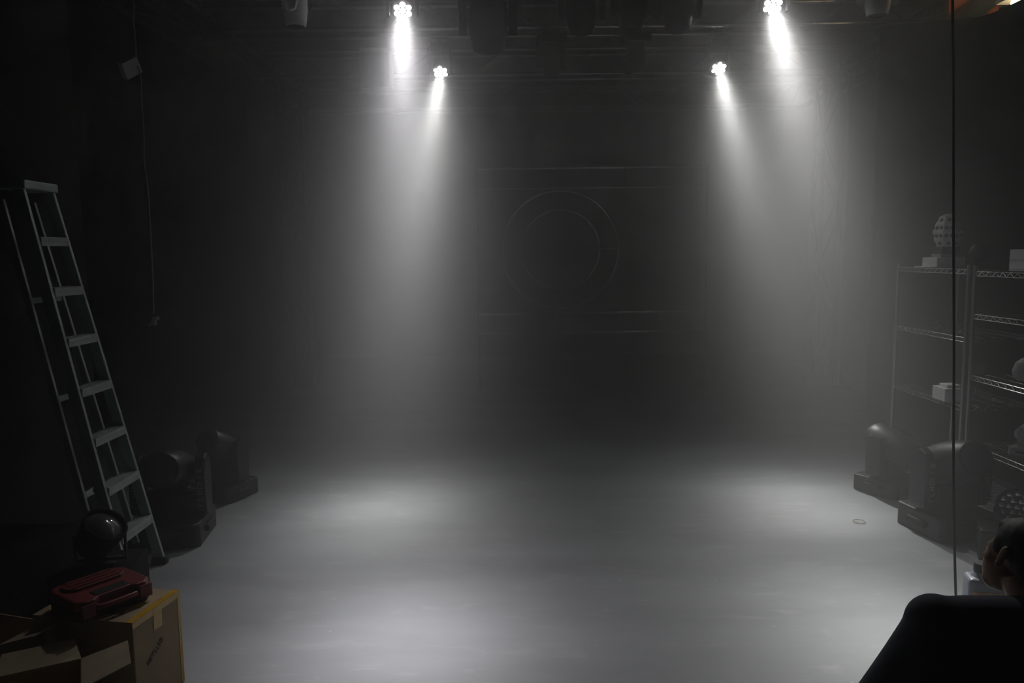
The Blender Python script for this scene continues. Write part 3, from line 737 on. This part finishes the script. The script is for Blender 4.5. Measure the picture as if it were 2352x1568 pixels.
for sx in (-1, 1): hb.ball(H((sx * .066, .020, .022)), (.012, .022, .035), HM)
ho_ = remeshed(hb, 'hair', M['hair'], pr, .005, 3)
# t-shirt
S = MB()
for sx in (-1, 1): S.tube([L((1.51 + sx * .30, 2.13, .58)), L((1.51 + sx * .335, 2.13, .45)), L((1.51 + sx * .33, 2.13, .30))], [.09, .10, .09], 18)
for q_ in (SHL, SHR): S.ball(q_ + Vector((0, 0, .002)), (.084, .078, .082)); S.ball(q_.lerp(L((1.50, 2.11, .64)), .3), (.085, .08, .08))
S.tube([L((1.52, 2.02, .10)), L((1.52, 2.01, .24)), L((1.515, 2.05, .42)), L((1.50, 2.10, .56)), L((1.50, 2.115, .622))], [.168, .165, .175, .145, .092], 28)
S.tube([SHL + Vector((-.004, 0, .0)), L((1.36, 2.12, .645)), L((1.50, 2.11, .64)), L((1.64, 2.12, .645)), SHR + Vector((.004, 0, 0))], [.074, .078, .082, .078, .074], 20)
for sx in (-1, 1):
    S.ball(L((1.51 + sx * .14, 2.08, .50)), (.16, .13, .17)); S.ball(L((1.51 + sx * .14, 2.06, .34)), (.15, .13, .18)); S.ball(L((1.48 + sx * .27, 2.13, .585)), (.10, .085, .085))
S.tube([SHL, SHL.lerp(EL, .45), SHL.lerp(EL, .80), SHL.lerp(EL, .92)], [.074, .068, .066, .067], 18)
S.tube([SHR, SHR.lerp(ER, .45), SHR.lerp(ER, .80), SHR.lerp(ER, .92)], [.074, .068, .066, .067], 18)
so = remeshed(S, 't_shirt', M['shirt'], pr, .009, 14)
T = MB()
T.ball(L((1.52, 2.04, .115)), (.19, .16, .105))
for Hp, K_, A_ in ((HLp, KL, AL), (HRp, KR, AR)):
    T.tube([Hp, Hp.lerp(K_, .5), K_], [.105, .092, .07], 18); T.tube([K_, K_.lerp(A_, .35), K_.lerp(A_, .86)], [.07, .062, .05], 16)
remeshed(T, 'trousers', M['trouser'], pr, .010, 5)

#HAZE
def haze():
    m = bpy.data.materials.new('stage_haze'); m.use_nodes = True; nt = m.node_tree
    for n in list(nt.nodes):
        if n.type == 'BSDF_PRINCIPLED': nt.nodes.remove(n)
    v = nt.nodes.new('ShaderNodeVolumeScatter'); v.inputs['Density'].default_value = HAZE_D; v.inputs['Anisotropy'].default_value = HAZE_G
    v.inputs['Color'].default_value = (.97, .985, 1, 1)
    nt.links.new(v.outputs[0], nt.nodes['Material Output'].inputs['Volume'])
    m.cycles.homogeneous_volume = True
    o = MB().prism([(XL + .05, 1.1), (3.5, 1.1), (3.5, 6.9), (XR - .05, 6.9), (XR - .05, 13.1), (XL + .05, 13.1)], .02, 4.6).build('stage_haze', m)
    tag(o, 'thin white stage haze hanging over the floor and lit by the beams', 'haze', kind='stuff')
haze()
